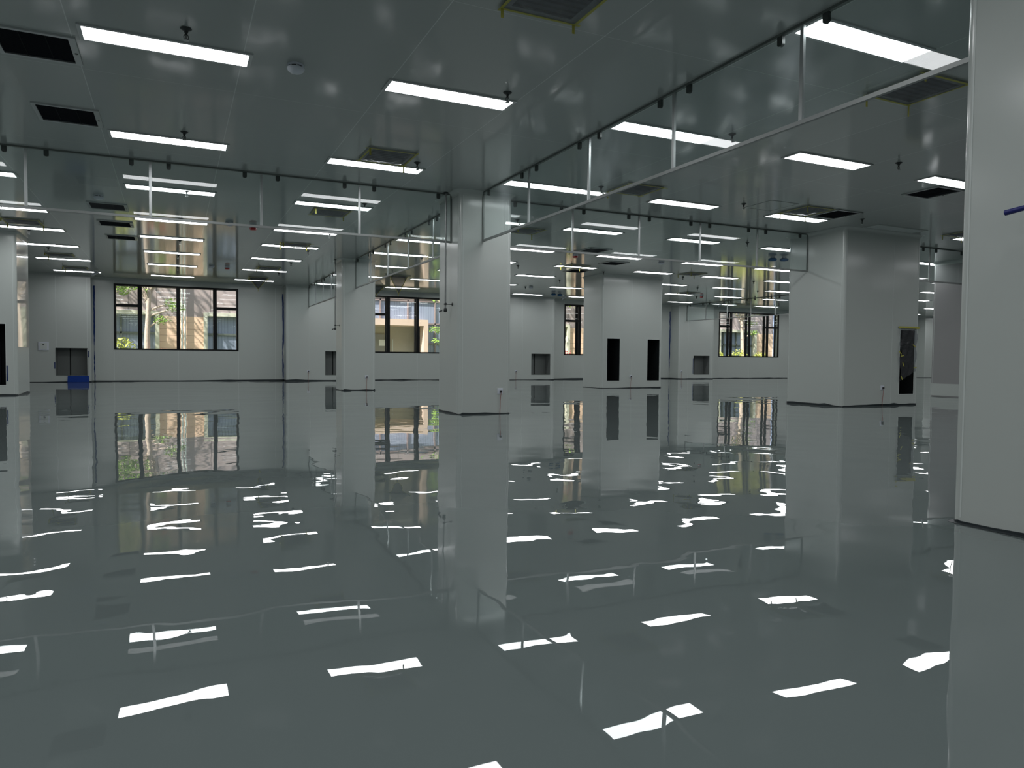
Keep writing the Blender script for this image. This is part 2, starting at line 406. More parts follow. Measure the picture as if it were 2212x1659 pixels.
# ------------------------------------------------------------------ windows
def window(n, x0):
    t = empty('window_%d' % n, (x0 + WW / 2, YB, WZ0), kind='structure')
    xs = [x0, x0 + .745 - .06, x0 + .745 + .06, x0 + WW / 2 - .052, x0 + WW / 2 + .052, x0 + 3.03 - .055, x0 + 3.03 + .055, x0 + WW]
    for nm, y0, y1, e in (('frame', YB - .012, YB + .045, .055), ('outer_frame', YB + .215, YB + .275, .055)):
        m_ = MB()
        m_.box(x0, x0 + e, y0, y1, WZ0, WZ1).box(x0 + WW - e, x0 + WW, y0, y1, WZ0, WZ1)
        m_.box(x0 + e, x0 + WW - e, y0, y1, WZ0, WZ0 + e * .8).box(x0 + e, x0 + WW - e, y0, y1, WZ1 - e, WZ1)
        for k in (1, 3, 5): m_.box(xs[k], xs[k + 1], y0, y1, WZ0 + e * .8, WZ1 - e)
        for a, b in ((x0 + e, xs[1]), (xs[6], x0 + WW - e)): m_.box(a, b, y0, y1, 2.44, 2.52)
        m_.build(nm, MBLACK, t)
    for y in (YB + .02, YB + .245):
        g = MB()
        for a, b in ((x0 + .05, xs[1]), (xs[2], xs[3]), (xs[4], xs[5]), (xs[6], x0 + WW - .05)):
            if a < x0 + .1 or b > x0 + WW - .1:
                g.box(a, b, y, y + .004, WZ0 + .04, 2.44).box(a, b, y, y + .004, 2.52, WZ1 - .05)
            else: g.box(a, b, y, y + .004, WZ0 + .04, WZ1 - .05)
        g.build('pane', MPANE, t)
for i, x in enumerate(WINX):
    if x + WW < XR: window(i + 1, x)

# ------------------------------------------------------------------ columns
def column(name, x0, x1, y0, y1, label, holes_front=(), seed=0, seams_f=(), seams_l=(), body=MW, r=.06, depth=.6, inner=MDUCT, seal=True):
    t = empty(name, ((x0 + x1) / 2, (y0 + y1) / 2, 0), label, 'column')
    m_ = MB(); P = rrect(x0, x1, y0, y1, r); n = 7
    for q in range(4):
        seg = P[q * n:(q + 1) * n]
        for i in range(n - 1): m_.quad((*seg[i], 0), (*seg[i + 1], 0), (*seg[i + 1], H), (*seg[i], H))
    m_.face_grid(lambda u, v: (u, y0, v), x0 + r, x1 - r, 0, H, list(holes_front))
    m_.quad((x1, y0 + r, 0), (x1, y1 - r, 0), (x1, y1 - r, H), (x1, y0 + r, H))
    m_.quad((x1 - r, y1, 0), (x0 + r, y1, 0), (x0 + r, y1, H), (x1 - r, y1, H))
    m_.quad((x0, y1 - r, 0), (x0, y0 + r, 0), (x0, y0 + r, H), (x0, y1 - r, H))
    m_.build('cladding', body, t, smooth=35, fix=False)
    # thin beads where the rounded corners meet the flat panels
    bd = MB(); w = .004
    for x in (x0 + r, x1 - r):
        for y, s in ((y0, -1), (y1, 1)): bd.box(x - w, x + w, y - (.002 if s < 0 else 0), y + (.002 if s > 0 else 0), .03, H - CR)
    for y in (y0 + r, y1 - r):
        for x, s in ((x0, -1), (x1, 1)): bd.box(x - (.002 if s < 0 else 0), x + (.002 if s > 0 else 0), y - w, y + w, .03, H - CR)
    for x in seams_f:
        z0 = .03
        bd.box(x - .004, x + .004, y0 - .002, y0, z0, H - CR)
    for y in seams_l: bd.box(x0 - .002, x0, y - .004, y + .004, .03, H - CR)
    bd.build('corner_bead', MTRIM, t)
    sweep(MB(), P, cove_prof(), True).build('cove_trim', MCOVE, t, smooth=40, fix=False)
    if seal: sealant(P, True, seed, .030, .15).build('base_sealant', MSEAL, t)
    for h in holes_front:
        c0, c1, z0, z1 = h; d = min(y1 - .1, y0 + depth)
        k = MB()
        for p, q in (((c0, z0), (c1, z0)), ((c1, z0), (c1, z1)), ((c1, z1), (c0, z1)), ((c0, z1), (c0, z0))):
            k.quad((p[0], y0, p[1]), (q[0], y0, q[1]), (q[0], d, q[1]), (p[0], d, p[1]))
        k.quad((c0, d, z0), (c1, d, z0), (c1, d, z1), (c0, d, z1))
        cx = c0 + .55 * (c1 - c0); k.box(cx, cx + .03, d - .04, d - .001, z0, z1)
        k.build('air_opening', inner, t, fix=False)
        e = MB(); w = .012
        e.box(c0 - w, c0, y0 - .004, y0 + .02, z0 - w, z1 + w).box(c1, c1 + w, y0 - .004, y0 + .02, z0 - w, z1 + w)
        e.box(c0, c1, y0 - .004, y0 + .02, z0 - w, z0).box(c0, c1, y0 - .004, y0 + .02, z1, z1 + w)
        e.build('opening_trim', MTRIM, t)
    return t

column('column', 3.84, 4.70, 10.05, 10.97, 'slim pale square column in the middle, glass curtains meeting it on three sides', seed=1)
column('column', 3.85, 4.71, 18.33, 19.10, 'slim pale square column behind and left of the central one, thin pipe on its side', seed=2)
column('column', 11.36, 13.54, 18.02, 19.10, 'broad pale column with two tall black openings in its front', [(11.56, 12.0, .22, 1.47), (13.0, 13.44, .22, 1.47)], seed=3, seams_f=(12.42,))
column('column', 11.27, 13.40, 9.52, 10.87, 'broad pale column at right with one opening covered by torn clear film', [(12.85, 13.27, .22, 1.475)], seed=4, seams_f=(12.62,), seams_l=())
column('column', 3.74, 4.72, 1.35, 2.45, 'nearest pale column at the right edge of the view, blue valve handle beside it', seed=5, r=.055)
lc = column('column', -5.05, -2.92, 17.73, 19.12, 'broad pale column at the left edge with one tall black opening', [(-3.6, -3.12, .22, 1.47)], seed=6, seams_f=(-3.95,))
MB().box(-2.92, -2.917, 17.80, 19.05, 1.0, H - .08).build('protective_film', mat('glossy_film', (.45, .46, .44), .3, coat=1., coat_rough=.03), lc)
rc = column('column', 17.30, 19.3, 9.4, 11.95, 'brownish grey column seen far off in the gap beside the nearest column', seed=7, body=MDIM, seal=False)
mb = MB(); sweep(mb, rrect(17.30, 19.3, 9.4, 11.95, .06), [(.003, .02), (.006, .02), (.006, .32), (0, .32)], True).build('lower_panel', MW, rc, smooth=35, fix=False)

# ------------------------------------------------------------------ ceiling lights
CX_ = {-4: -13.2, -3: -10.7, -2: -8.2, -1: -5.68, 0: -3.19, 1: -.624, 2: 1.793, 3: 4.28, 4: 6.79, 5: 9.24, 6: 11.79, 7: 14.24, 8: 16.69, 9: 19.08}  # negative keys: unseen lights past the left edge, added to brighten near surfaces
for c in range(10, 18): CX_[c] = 19.08 + 2.47 * (c - 9)
RY = {-7: -12.65, -6: -9.9, -5: -7.15, -4: -4.40, -3: -1.65, -2: 1.1, -1: 3.864, 0: 6.403, 1: 9.20, 2: 11.952, 3: 14.695, 4: 16.835, 5: 19.232, 6: 21.884, 7: 24.855}  # rows behind the viewpoint are unseen, added to light the near columns
LL, LW = 1.204, .252
NTH = ['zeroth', 'first', 'second', 'third', 'fourth', 'fifth', 'sixth', 'seventh', 'eighth', 'ninth', 'tenth', 'eleventh', 'twelfth', 'thirteenth', 'fourteenth', 'fifteenth', 'sixteenth', 'seventeenth', 'eighteenth', 'nineteenth', 'twentieth']

def lamp_proto():
    t = empty('ceiling_light', (0, 0, H), None, 'ceiling light', 'lit panel lights in the ceiling')
    m_ = MB(); fx, fy = .03, .026; zt, zb = H, H - .012
    m_.box(-fx, LL + fx, -fy, 0, zb, zt).box(-fx, LL + fx, LW, LW + fy, zb, zt).box(-fx, 0, 0, LW, zb, zt).box(LL, LL + fx, 0, LW, zb, zt)
    m_.build('frame', MFRAME, t)
    MB().quad((0, 0, H - .006), (LL, 0, H - .006), (LL, LW, H - .006), (0, LW, H - .006)).build('diffuser', MLAMP, t, fix=False)
    return t
lp = lamp_proto()
blocked = {(3, -2), (6, 5)}
for c, x in CX_.items():
    for r, y in RY.items():
        if r < -1 and (c > 7): continue
        if c < 0 and r > 4: continue
        if c >= 10 and r < 1: continue
        if (c, r) in ((3, -2), (8, 1)): continue
        if (c, r) == (6, 1): continue
        if c < 0: lab = 'added unseen ceiling light beyond the left edge of the view'; g = 'added unseen ceiling lights left of the view'
        elif r < -1: lab = 'added unseen ceiling light above and behind the viewpoint'; g = 'added unseen ceiling lights behind the viewpoint'
        else:
            lab = 'lit rectangular ceiling light, %s from the window wall in the %s row from the left' % (NTH[8 - r], NTH[c + 1]); g = 'lit panel lights in the ceiling'
        place(lp, (x, y, H), lab, g)
un = empty('ceiling_light', (11.60, 9.09, H), 'unlit grey panel light in the ceiling in front of the broad right column', 'ceiling light')
m_ = MB(); m_.box(11.57, 12.93, 9.06, 9.09, H - .012, H).box(11.57, 12.93, 9.37, 9.40, H - .012, H).box(11.57, 11.60, 9.09, 9.37, H - .012, H).box(12.90, 12.93, 9.09, 9.37, H - .012, H)
m_.build('frame', MCOVE, un)
MB().box(11.6, 12.9, 9.09, 9.37, H - .006, H).build('diffuser', MLAMPOFF, un)

# ------------------------------------------------------------------ hanging glass smoke curtains
ZR = 2.615
def curtain(label, axis, k, a0, a1, joints, clip0=True):
    mid = (a0 + a1) / 2
    loc = (mid, k, ZR) if axis == 'x' else (k, mid, ZR)
    t = empty('smoke_curtain', loc, label, 'glass curtain', 'hanging glass smoke curtains')
    def B(mb, u0, u1, w0, w1, z0, z1):
        return mb.box(u0, u1, k + w0, k + w1, z0, z1) if axis == 'x' else mb.box(k + w0, k + w1, u0, u1, z0, z1)
    js = sorted([j for j in joints if a0 < j < a1]); ed = [a0] + js + [a1]
    for u0, u1 in zip(ed[:-1], ed[1:]):
        B(MB(), u0 + .004, u1 - .004, -.004, .004, ZR + .01, H - .012).build('glass_pane', MGLASS, t)
    for j in js:
        B(MB(), j - .016, j + .016, -.012, .012, ZR + .012, H - .012).build('joint_strip', MALU, t)
    for e in (a0, a1):
        s = 1 if e == a0 else -1
        B(MB(), min(e, e + s * .02), max(e, e + s * .02), -.012, .012, ZR, H - .012).build('end_strip', MCHAN, t)
    B(MB(), a0, a1, -.014, .014, ZR - .016, ZR + .014).build('bottom_rail', MRAIL, t)
    B(MB(), a0, a1, -.016, .016, H - .02, H - .0005).build('top_channel', MCHAN, t)
    ends = js + ([a1] if a1 - js[-1] > .5 else []) + ([a0] if js[0] - a0 > .5 else [])
    for j in ends:
        for s in (-.213, .213):
            if not (a0 + .03 < j + s < a1 - .03): continue
            c = MB(); w = .026; zt, zb = H - .012, H - .095
            pts = [(-w, zt), (-w, zb + w * .7)] + [(w * cos(radians(a)), zb + w * .7 + w * .7 * sin(radians(a))) for a in range(200, 341, 20)] + [(w, zb + w * .7), (w, zt)]
            n = len(pts); th = .014
            if axis == 'x': vs = [(j + s + p, k - th, z) for p, z in pts] + [(j + s + p, k + th, z) for p, z in pts]
            else: vs = [(k - th, j + s + p, z) for p, z in pts] + [(k + th, j + s + p, z) for p, z in pts]
            c.add(vs, [tuple(range(n)), tuple(range(2 * n - 1, n - 1, -1))] + [(i, (i + 1) % n, n + (i + 1) % n, n + i) for i in range(n)])
            c.build('clip', MCLIP, t)
    return t
curtain('glass curtain hanging across the left half, from the left edge to the middle column', 'x', 10.39, -8.3, 3.84, [-8.3 + .98] + [-1.6 - 1.345 * i for i in range(4, 0, -1)] + [-1.6, -.26, 1.09, 2.43])
curtain('glass curtain hanging between the middle column and the broad right column', 'x', 10.39, 4.70, 11.27, [5.96, 7.28, 8.61, 9.96])
curtain('glass curtain glimpsed beyond the broad right column in the narrow gap', 'x', 10.39, 13.40, 17.30, [14.90, 16.2])
curtain('nearest glass curtain, running from the middle column towards the top right', 'y', 4.22, 2.45, 10.05, [3.98, 5.49, 7.0, 8.51])
curtain('glass curtain running back from the middle column to the slim column behind', 'y', 4.20, 10.97, 18.33, [12.30, 13.80, 15.3, 16.8])
curtain('farthest left glass curtain, from the slim rear column back to the wall pier', 'y', 4.30, 19.10, 26.0, [20.6, 22.0, 23.33, 24.6])
curtain('far right glass curtain slanting in front of the rightmost window', 'y', 20.88, 18.6, 26.0, [19.5, 20.75, 22.04, 23.4, 24.72])

# ------------------------------------------------------------------ return air grilles
def grille_proto():
    t = empty('return_air_grille', (0, 0, H), None, 'ceiling grille', 'black return air grilles in the ceiling')
    s = .59; w = .035; z0 = H - .016
    m_ = MB().box(0, s, 0, w, z0, H).box(0, s, s - w, s, z0, H).box(0, w, w, s - w, z0, H).box(s - w - .015, s, w, s - w, z0, H)
    m_.build('frame', MALU, t)
    MB().box(w, s - w - .015, w, s - w, H - .004, H - .001).build('filter', MFILTER, t)
    MB().lathe([(.0, 0), (.011, 0), (.011, .004), (0, .004)], (s - .024, s * .55, z0 - .004), 10).build('latch', MDARK, t)
    m_ = MB()
    for x in (.2, .38): m_.box(x - .003, x + .003, w, s - w, H - .008, H - .004)
    m_.build('filter_bar', MDUCT, t)
    return t
gp = grille_proto()
for (x, y), lab in {(-1.28, 6.67): 'black ceiling grille at the upper left edge, nearest of its line', (-1.27, 8.53): 'black ceiling grille, second of its line at upper left, before the glass curtain',
        (-1.28, 13.57): 'black ceiling grille just behind the left glass curtain', (-1.28, 15.32): 'black ceiling grille, middle of the three above the left window', (-1.28, 17.06): 'black ceiling grille, smallest and farthest of the three above the left window',
        (9.80, 6.72): 'black ceiling grille beside the nearest column at right', (9.86, 8.48): 'black ceiling grille behind a taped diffuser, in front of the broad right column',
        (8.40, 13.85): 'black ceiling grille right of the red alarm, behind the middle glass curtain', (10.0, 15.5): 'black ceiling grille just above the twin-opening column', (10.0, 17.38): 'black ceiling grille touching the top left of the twin-opening column'}.items():
    place(gp, (x, y, H), lab)

# ------------------------------------------------------------------ plastic-wrapped diffusers with yellow tape
def diffuser(x, y, label, seed, flap=False):
    s = .58; rnd = random.Random(seed)
    t = empty('air_diffuser', (x, y, H), label, 'ceiling diffuser', 'taped-over diffusers in the ceiling')
    w = .05
    MB().box(x, x + s, y, y + w, H - .012, H).box(x, x + s, y + s - w, y + s, H - .012, H).box(x, x + w, y + w, y + s - w, H - .012, H).box(x + s - w, x + s, y + w, y + s - w, H - .012, H).build('frame', MCOVE, t)
    MB().box(x + w, x + s - w, y + w, y + s - w, H - .006, H - .001).build('louvre', MDIFF, t)
    n = 10; v = []; f = []
    for i in range(n + 1):
        for j in range(n + 1):
            e = min(i, j, n - i, n - j) / (n / 2)
            v.append((x + s * i / n, y + s * j / n, H - .016 - (.03 * min(1, e * 1.6) + rnd.uniform(-.007, .007)) * (1 if 0 < i < n and 0 < j < n else 0)))
    for i in range(n):
        for j in range(n):
            a = i * (n + 1) + j; f.append((a, a + 1, a + n + 2, a + n + 1))
    MB().add(v, f).build('plastic_film', MFILMC, t, smooth=80)
    tp = MB(); tw = .024
    for (ax, ay, bx, by) in ((x, y, x + s, y), (x, y + s, x + s, y + s), (x, y, x, y + s), (x + s, y, x + s, y + s)):
        d1, d2 = rnd.uniform(.01, .07), rnd.uniform(.01, .07); o1, o2 = rnd.uniform(-.012, .012), rnd.uniform(-.012, .012)
        if ay == by: tp.add([(ax - d1, ay + o1 - tw / 2, H - .019), (bx + d2, by + o2 - tw / 2, H - .019), (bx + d2, by + o2 + tw / 2, H - .019), (ax - d1, ay + o1 + tw / 2, H - .019),
                             (ax - d1, ay + o1 - tw / 2, H - .017), (bx + d2, by + o2 - tw / 2, H - .017), (bx + d2, by + o2 + tw / 2, H - .017), (ax - d1, ay + o1 + tw / 2, H - .017)],
                            [(0, 3, 2, 1), (4, 5, 6, 7), (0, 1, 5, 4), (1, 2, 6, 5), (2, 3, 7, 6), (3, 0, 4, 7)])
        else: tp.add([(ax + o1 - tw / 2, ay - d1, H - .020), (ax + o1 + tw / 2, ay - d1, H - .020), (bx + o2 + tw / 2, by + d2, H - .020), (bx + o2 - tw / 2, by + d2, H - .020),
                      (ax + o1 - tw / 2, ay - d1, H - .018), (ax + o1 + tw / 2, ay - d1, H - .018), (bx + o2 + tw / 2, by + d2, H - .018), (bx + o2 - tw / 2, by + d2, H - .018)],
                     [(0, 3, 2, 1), (4, 5, 6, 7), (0, 1, 5, 4), (1, 2, 6, 5), (2, 3, 7, 6), (3, 0, 4, 7)])
    # loose ends hanging down at the corners
    for cx, cyy in ((x, y + s), (x + s, y + s), (x, y)):
        L = rnd.uniform(.05, .11)
        if rnd.random() < .75: tp.box(cx - .01, cx + .012, cyy - .001, cyy + .001, H - .018 - L, H - .018)
    tp.build('yellow_tape', MYEL, t)
    if flap:
        # one side has come loose: the film hangs as a triangle edged with tape
        yy = y + s * .5; zb = H - flap
        a, b, c = (x + .02, yy, H - .02), (x + s - .02, yy, H - .02), (x + s * .52, yy + .03, zb)
        MB().add([a, b, c, (a[0], a[1] + .002, a[2]), (b[0], b[1] + .002, b[2]), (c[0], c[1] + .002, c[2])], [(0, 1, 2), (5, 4, 3), (0, 3, 4, 1), (1, 4, 5, 2), (2, 5, 3, 0)]).build('loose_film', MFILM, t)
        MB().tube([a, c], .009, 5).tube([b, c], .009, 5).tube([c, (c[0] - .01, c[1], c[2] - .07)], .007, 5).build('loose_tape', MYEL, t)
    return t
D_ = [(2.12, 4.15, 'taped diffuser cut off by the top edge of the picture', 0), (2.12, 8.52, 'taped diffuser beside the second light left of the middle column', 0),
      (2.16, 12.36, 'taped diffuser seen through the left glass curtain', 0), (2.17, 16.35, 'taped diffuser behind the left curtain, nearest of the three to the slim rear column', 0),
      (2.13, 21.0, 'taped diffuser, second from the wall left of the slim rear column', 0), (2.13, 23.85, 'taped diffuser by the left window with its film hanging in a triangle', .36),
      (-2.84, 15.9, 'taped diffuser above the broad left column', 0), (-2.84, 20.8, 'taped diffuser between lights left of the left window', 0), (-2.82, 23.75, 'taped diffuser at far left, nearest the wall pier', 0),
      (5.86, 4.17, 'taped diffuser by the nearest column, under the nearest glass curtain', 0), (5.83, 8.55, 'taped diffuser just below the rail of the nearest glass curtain', 0), (5.90, 12.35, 'taped diffuser right of the middle column, behind the glass', 0),
      (5.93, 21.15, 'taped diffuser above the second window with a large loose film triangle', .55), (6.08, 24.4, 'taped diffuser close above the second window with a small loose film triangle', .3),
      (9.20, 8.50, 'taped diffuser next to a black grille before the broad right column', 0), (9.45, 16.5, 'taped diffuser above the narrow window, next to a black grille', 0),
      (13.25, 16.35, 'taped diffuser right of the twin-opening column', 0), (16.95, 21.1, 'taped diffuser left of the round red alarm', 0), (13.6, 8.65, 'taped diffuser in the gap between the two right columns', 0),
      (22.2, 24.3, 'taped diffuser close above the rightmost window', 0)]
for i, (x, y, lab, fl) in enumerate(D_): diffuser(x, y, lab, 40 + i, fl)

# ------------------------------------------------------------------ sprinklers
def sprinkler_proto():
    t = empty('sprinkler', (0, 0, H), None, 'sprinkler', 'ceiling sprinkler heads')
    MB().lathe([(0, H), (.040, H), (.042, H - .004), (.030, H - .013), (.016, H - .020), (.013, H - .034), (0, H - .034)], (0, 0, 0), 18).build('escutcheon', MDARK, t, smooth=40)
    m_ = MB().tube([(0, 0, H - .03), (0, 0, H - .050)], .010, 8)
    for s in (-1, 1): m_.tube([(s * .009, 0, H - .046), (s * .017, 0, H - .062), (s * .014, 0, H - .080), (0, 0, H - .090)], .0032, 6)
    m_.tube([(0, 0, H - .05), (0, 0, H - .082)], .0035, 6)
    m_.build('frame_arms', MDARK, t)
    MB().lathe([(0, H - .088), (.021, H - .090), (.021, H - .093), (0, H - .094)], (0, 0, 0), 14).build('deflector', MALU, t)
    return t
sp = sprinkler_proto()
SPR = [(.10, 6.12, 0, 1), (.12, 8.91, 1, 1), (.19, 12.03, 2, 1), (.13, 14.5, 3, 1), (.13, 17.21, 4, 1), (.11, 19.75, 5, 1), (.11, 22.41, 6, 1),
       (2.85, 6.22, 0, 2), (2.83, 8.93, 1, 2), (2.82, 11.69, 2, 2), (2.87, 14.84, 3, 2), (2.87, 17.47, 4, 2), (2.83, 19.9, 5, 2), (2.85, 22.5, 6, 2),
       (5.59, 6.24, 0, 3), (5.60, 8.95, 1, 3), (5.60, 11.75, 2, 3), (5.61, 17.29, 4, 3), (5.64, 20.05, 5, 3), (5.6, 22.9, 6, 3),
       (8.24, 6.19, 0, 4), (8.22, 8.88, 1, 4), (8.30, 14.6, 3, 4), (8.37, 17.49, 4, 4), (8.3, 22.4, 6, 4), (10.91, 8.87, 1, 5), (10.98, 11.73, 2, 5), (11.07, 17.5, 4, 5), (11.03, 20.0, 5, 5), (11.06, 22.51, 6, 5),
       (13.8, 17.4, 4, 6), (13.7, 12.0, 2, 6), (16.51, 17.33, 4, 7), (16.34, 19.81, 5, 7), (18.93, 19.66, 5, 8), (18.6, 22.6, 6, 8),
       (-2.61, 17.22, 4, 0), (-2.64, 19.89, 5, 0), (-2.63, 24.5, 7, 0), (-2.6, 14.6, 3, 0)]
for x, y, r, c in SPR:
    place(sp, (x, y, 0), 'sprinkler head by the %s light from the window wall, %s row from the left' % (NTH[8 - r], NTH[c + 1]))
sp.location.z = 0
for o in bpy.data.objects:
    if o.name.startswith('sprinkler'):
        o.location.z = H
# (the prototype geometry is stored relative to the ceiling)

# ------------------------------------------------------------------ smoke detectors, alarms, covered devices, cameras
def det_proto():
    t = empty('smoke_detector', (0, 0, H), None, 'smoke detector', 'round white smoke detectors')
    MB().lathe([(0, H), (.070, H), (.072, H - .012), (.066, H - .016), (0, H - .016)], (0, 0, 0), 28).build('base', MPLATE, t, smooth=35)
    MB().lathe([(0, H - .014), (.060, H - .014), (.060, H - .030), (0, H - .030)], (0, 0, 0), 28).build('vent_ring', MPLUG, t)
    m_ = MB().lathe([(0, H - .028), (.072, H - .028), (.073, H - .036), (.066, H - .052), (.048, H - .066), (.024, H - .073), (0, H - .075)], (0, 0, 0), 28)
    for k in range(8):
        a = pi / 4 * k; m_.box(.066 * cos(a) - .004, .066 * cos(a) + .004, .066 * sin(a) - .004, .066 * sin(a) + .004, H - .03, H - .014)
    m_.build('cover', MPLATE, t, smooth=35)
    return t
dp = det_proto()
for x, y, lab in [(.96, 6.45, 'round white smoke detector between the two nearest lights at upper left'), (.95, 14.46, 'round smoke detector beside a red alarm, behind the left glass curtain'),
                  (.95, 21.49, 'round smoke detector above the left window beside a red alarm'), (11.16, 22.27, 'round smoke detector above the narrow window'),
                  (11.2, 14.99, 'round smoke detector above the right edge of the twin-opening column'), (-1.05, 13.0, 'smoke detector below the rail of the left glass curtain')]:
    place(dp, (x, y, H), lab)
def alarm_proto():
    t = empty('fire_alarm', (0, 0, H), None, 'fire alarm', 'red and white fire alarms on the ceiling')
    MB().lathe([(0, H), (.062, H), (.064, H - .05), (0, H - .05)], (0, 0, 0), 24).build('base', MPLATE, t, smooth=35)
    MB().lathe([(0, H - .05), (.066, H - .05), (.064, H - .075), (.048, H - .090), (0, H - .094)], (0, 0, 0), 24).build('lens', MRED, t, smooth=35)
    return t
ap = alarm_proto()
for x, y, lab in [(1.38, 14.6, 'red and white fire alarm behind the left glass curtain'), (1.35, 21.49, 'red and white fire alarm above the left window'),
                  (8.64, 14.91, 'red alarm hanging under the rail above the narrow window'), (18.33, 21.97, 'small red alarm left of the rightmost window')]:
    place(ap, (x, y, H), lab)
def covered_proto():
    t = empty('covered_detector', (0, 0, H), None, 'covered detector', 'ceiling devices wrapped in blue covers')
    MB().lathe([(0, H), (.05, H), (.05, H - .03), (0, H - .03)], (0, 0, 0), 16).build('base', MPLATE, t)
    m_ = MB(); prof = [(0, H - .025), (.065, H - .03), (.092, H - .05), (.095, H - .07), (.075, H - .09), (.04, H - .098), (0, H - .10)]; rnd = random.Random(3)
    m_.lathe(prof, (0, 0, 0), 22); m_.v = [(x * (1 + rnd.uniform(-.12, .12)), y * (1 + rnd.uniform(-.12, .12)), z + rnd.uniform(-.004, .004)) for x, y, z in m_.v]
    m_.build('blue_cover', MBLUECLOTH, t, smooth=60)
    return t
cp = covered_proto()
for x, y, lab in [(13.02, 13.06, 'left of two blue-wrapped ceiling devices beside the broad right column'), (13.28, 12.95, 'right of two blue-wrapped ceiling devices beside the broad right column'),
                  (12.95, 23.95, 'left of two blue-wrapped ceiling devices near the narrow window'), (13.25, 24.0, 'right of two blue-wrapped ceiling devices near the narrow window')]:
    place(cp, (x, y, H), lab)
def cam_proto():
    t = empty('security_camera', (0, 0, H), None, 'camera', 'small white tilted cameras near the ceiling')
    MB().lathe([(0, H), (.04, H), (.04, H - .015), (0, H - .015)], (0, 0, 0), 16).tube([(0, 0, H - .01), (0, 0, H - .07)], .012, 8).build('bracket', MPLATE, t)
    MB().tube([(.09, -.03, H - .045), (-.09, .0, H - .15)], .038, 14).build('camera_body', MPLATE, t, smooth=40)
    MB().tube([(-.088, -.001, H - .149), (-.096, .001, H - .1535)], .028, 14).build('lens', MPLUG, t)
    return t
kp = cam_proto()
for x, y, lab in [(-2.10, 24.5, 'small white tilted camera at the ceiling left of the left window'), (21.5, 24.6, 'small white tilted camera at the ceiling left of the rightmost window'),
                  (13.75, 24.6, 'small white tilted camera beside blue-wrapped devices near the narrow window')]:
    place(kp, (x, y, H), lab)
# access hatch outline
ht = empty('ceiling_hatch', (8.72, 8.8, H), 'square access hatch outline in the ceiling beside a sprinkler', 'ceiling hatch')
x0, x1, y0, y1 = 8.42, 9.0, 8.49, 9.10
MB().box(x0, x1, y0, y0 + .014, H - .005, H).box(x0, x1, y1 - .014, y1, H - .005, H).box(x0, x0 + .014, y0, y1, H - .005, H).box(x1 - .014, x1, y0, y1, H - .005, H).build('edge_frame', MALU, ht)
MB().box(x0 + .02, x1 - .02, y0 + .02, y1 - .02, H - .003, H).build('hatch_panel', mat('hatch_steel', (.40, .43, .415), .5, coat=.9, coat_rough=.095), ht)

# ------------------------------------------------------------------ pipe drops with valves
def pipe_drop(xf, y, label, blue=False):
    x = xf - .115
    t = empty('pipe_drop', (x, y, H), label, 'pipe', 'thin pipe drops with valves on the columns')
    MB().tube([(x, y, H - .001), (x, y, 1.60)], .0125, 10).build('pipe', MPIPE, t, smooth=40)
    m_ = MB().tube([(x, y, 1.665), (xf, y, 1.665)], .007, 8).tube([(xf - .008, y, 1.665), (xf, y, 1.665)], .026, 12).tube([(x, y - .02, 1.665), (x, y + .02, 1.665)], .019, 10)
    m_.build('bracket', MDARK, t)
    MB().lathe([(0, 0), (.018, 0), (.027, .012), (.027, .04), (.018, .055), (.0, .055)], (x, y, 1.545), 12).tube([(x, y, 1.57), (x - .03, y, 1.57)], .011, 8).build('valve', MDARK, t, smooth=40)
    MB().box(x - .036, x - .028, y - .01, y + .065, 1.562, 1.582).build('lever', MALU, t)
    MB().tube([(x - .032, y + .055, 1.572), (x - .032, y + .175, 1.560)], [.0125, .0135], 12).build('handle', MHANDLE if blue else MDARK, t, smooth=40)
    MB().lathe([(0, H - .001), (.035, H - .001), (.035, H - .006), (.014, H - .02), (0, H - .02)], (x, y, 0), 14).build('escutcheon', MDARK, t)
    return t
pipe_drop(3.84, 10.325, 'thin pipe with a small valve on the left side of the middle column')
pipe_drop(3.85, 18.62, 'thin pipe with a small valve on the left side of the slim rear column')
pipe_drop(3.74, 1.955, 'pipe at the right picture edge of which the blue valve handle shows', True)

# ------------------------------------------------------------------ outlets with cords
def outlet_proto():
    t = empty('wall_outlet', (0, 0, .35), None, 'wall outlet', 'white outlets with hanging cords')
    z = .35
    m_ = MB().box(-.043, .043, -.010, 0, z - .043, z + .043).box(-.036, .036, -.013, -.010, z - .036, z + .036).build('plate', MPLATE, t)
    MB().lathe([(0, -.018), (.018, -.018), (.018, .018), (0, .018)], (.004, -.03, z - .005), 12).build('plug', MPLUG, t)
    pts = [(.004, -.036, z - .01), (.0, -.038, z - .05), (-.006, -.03, z - .15), (-.004, -.02, z - .25), (-.008, -.018, .006)]
    MB().tube(pts, .0042, 6).build('cord', MCORD, t)
    return t
op = outlet_proto()
for x, y, z, lab in [(4.52, 10.05, .35, 'white outlet with a thin reddish cord low on the middle column'), (4.48, 18.33, .35, 'white outlet with cord low on the slim rear column'),
                     (12.40, 18.02, .35, 'white outlet with cord between the two tall black openings'), (4.28, PY, .35, 'white outlet with cord on the wall pier right of the left window'),
                     (12.38, PY, .35, 'white outlet with cord on the wall pier just right of the middle column'), (20.62, PY, .35, 'white outlet with cord on the wall pier left of the rightmost window'),
                     (12.37, 9.52, .35, 'white outlet with cord on the right face of the broad right column')]:
    place(op, (x, y, z), lab)

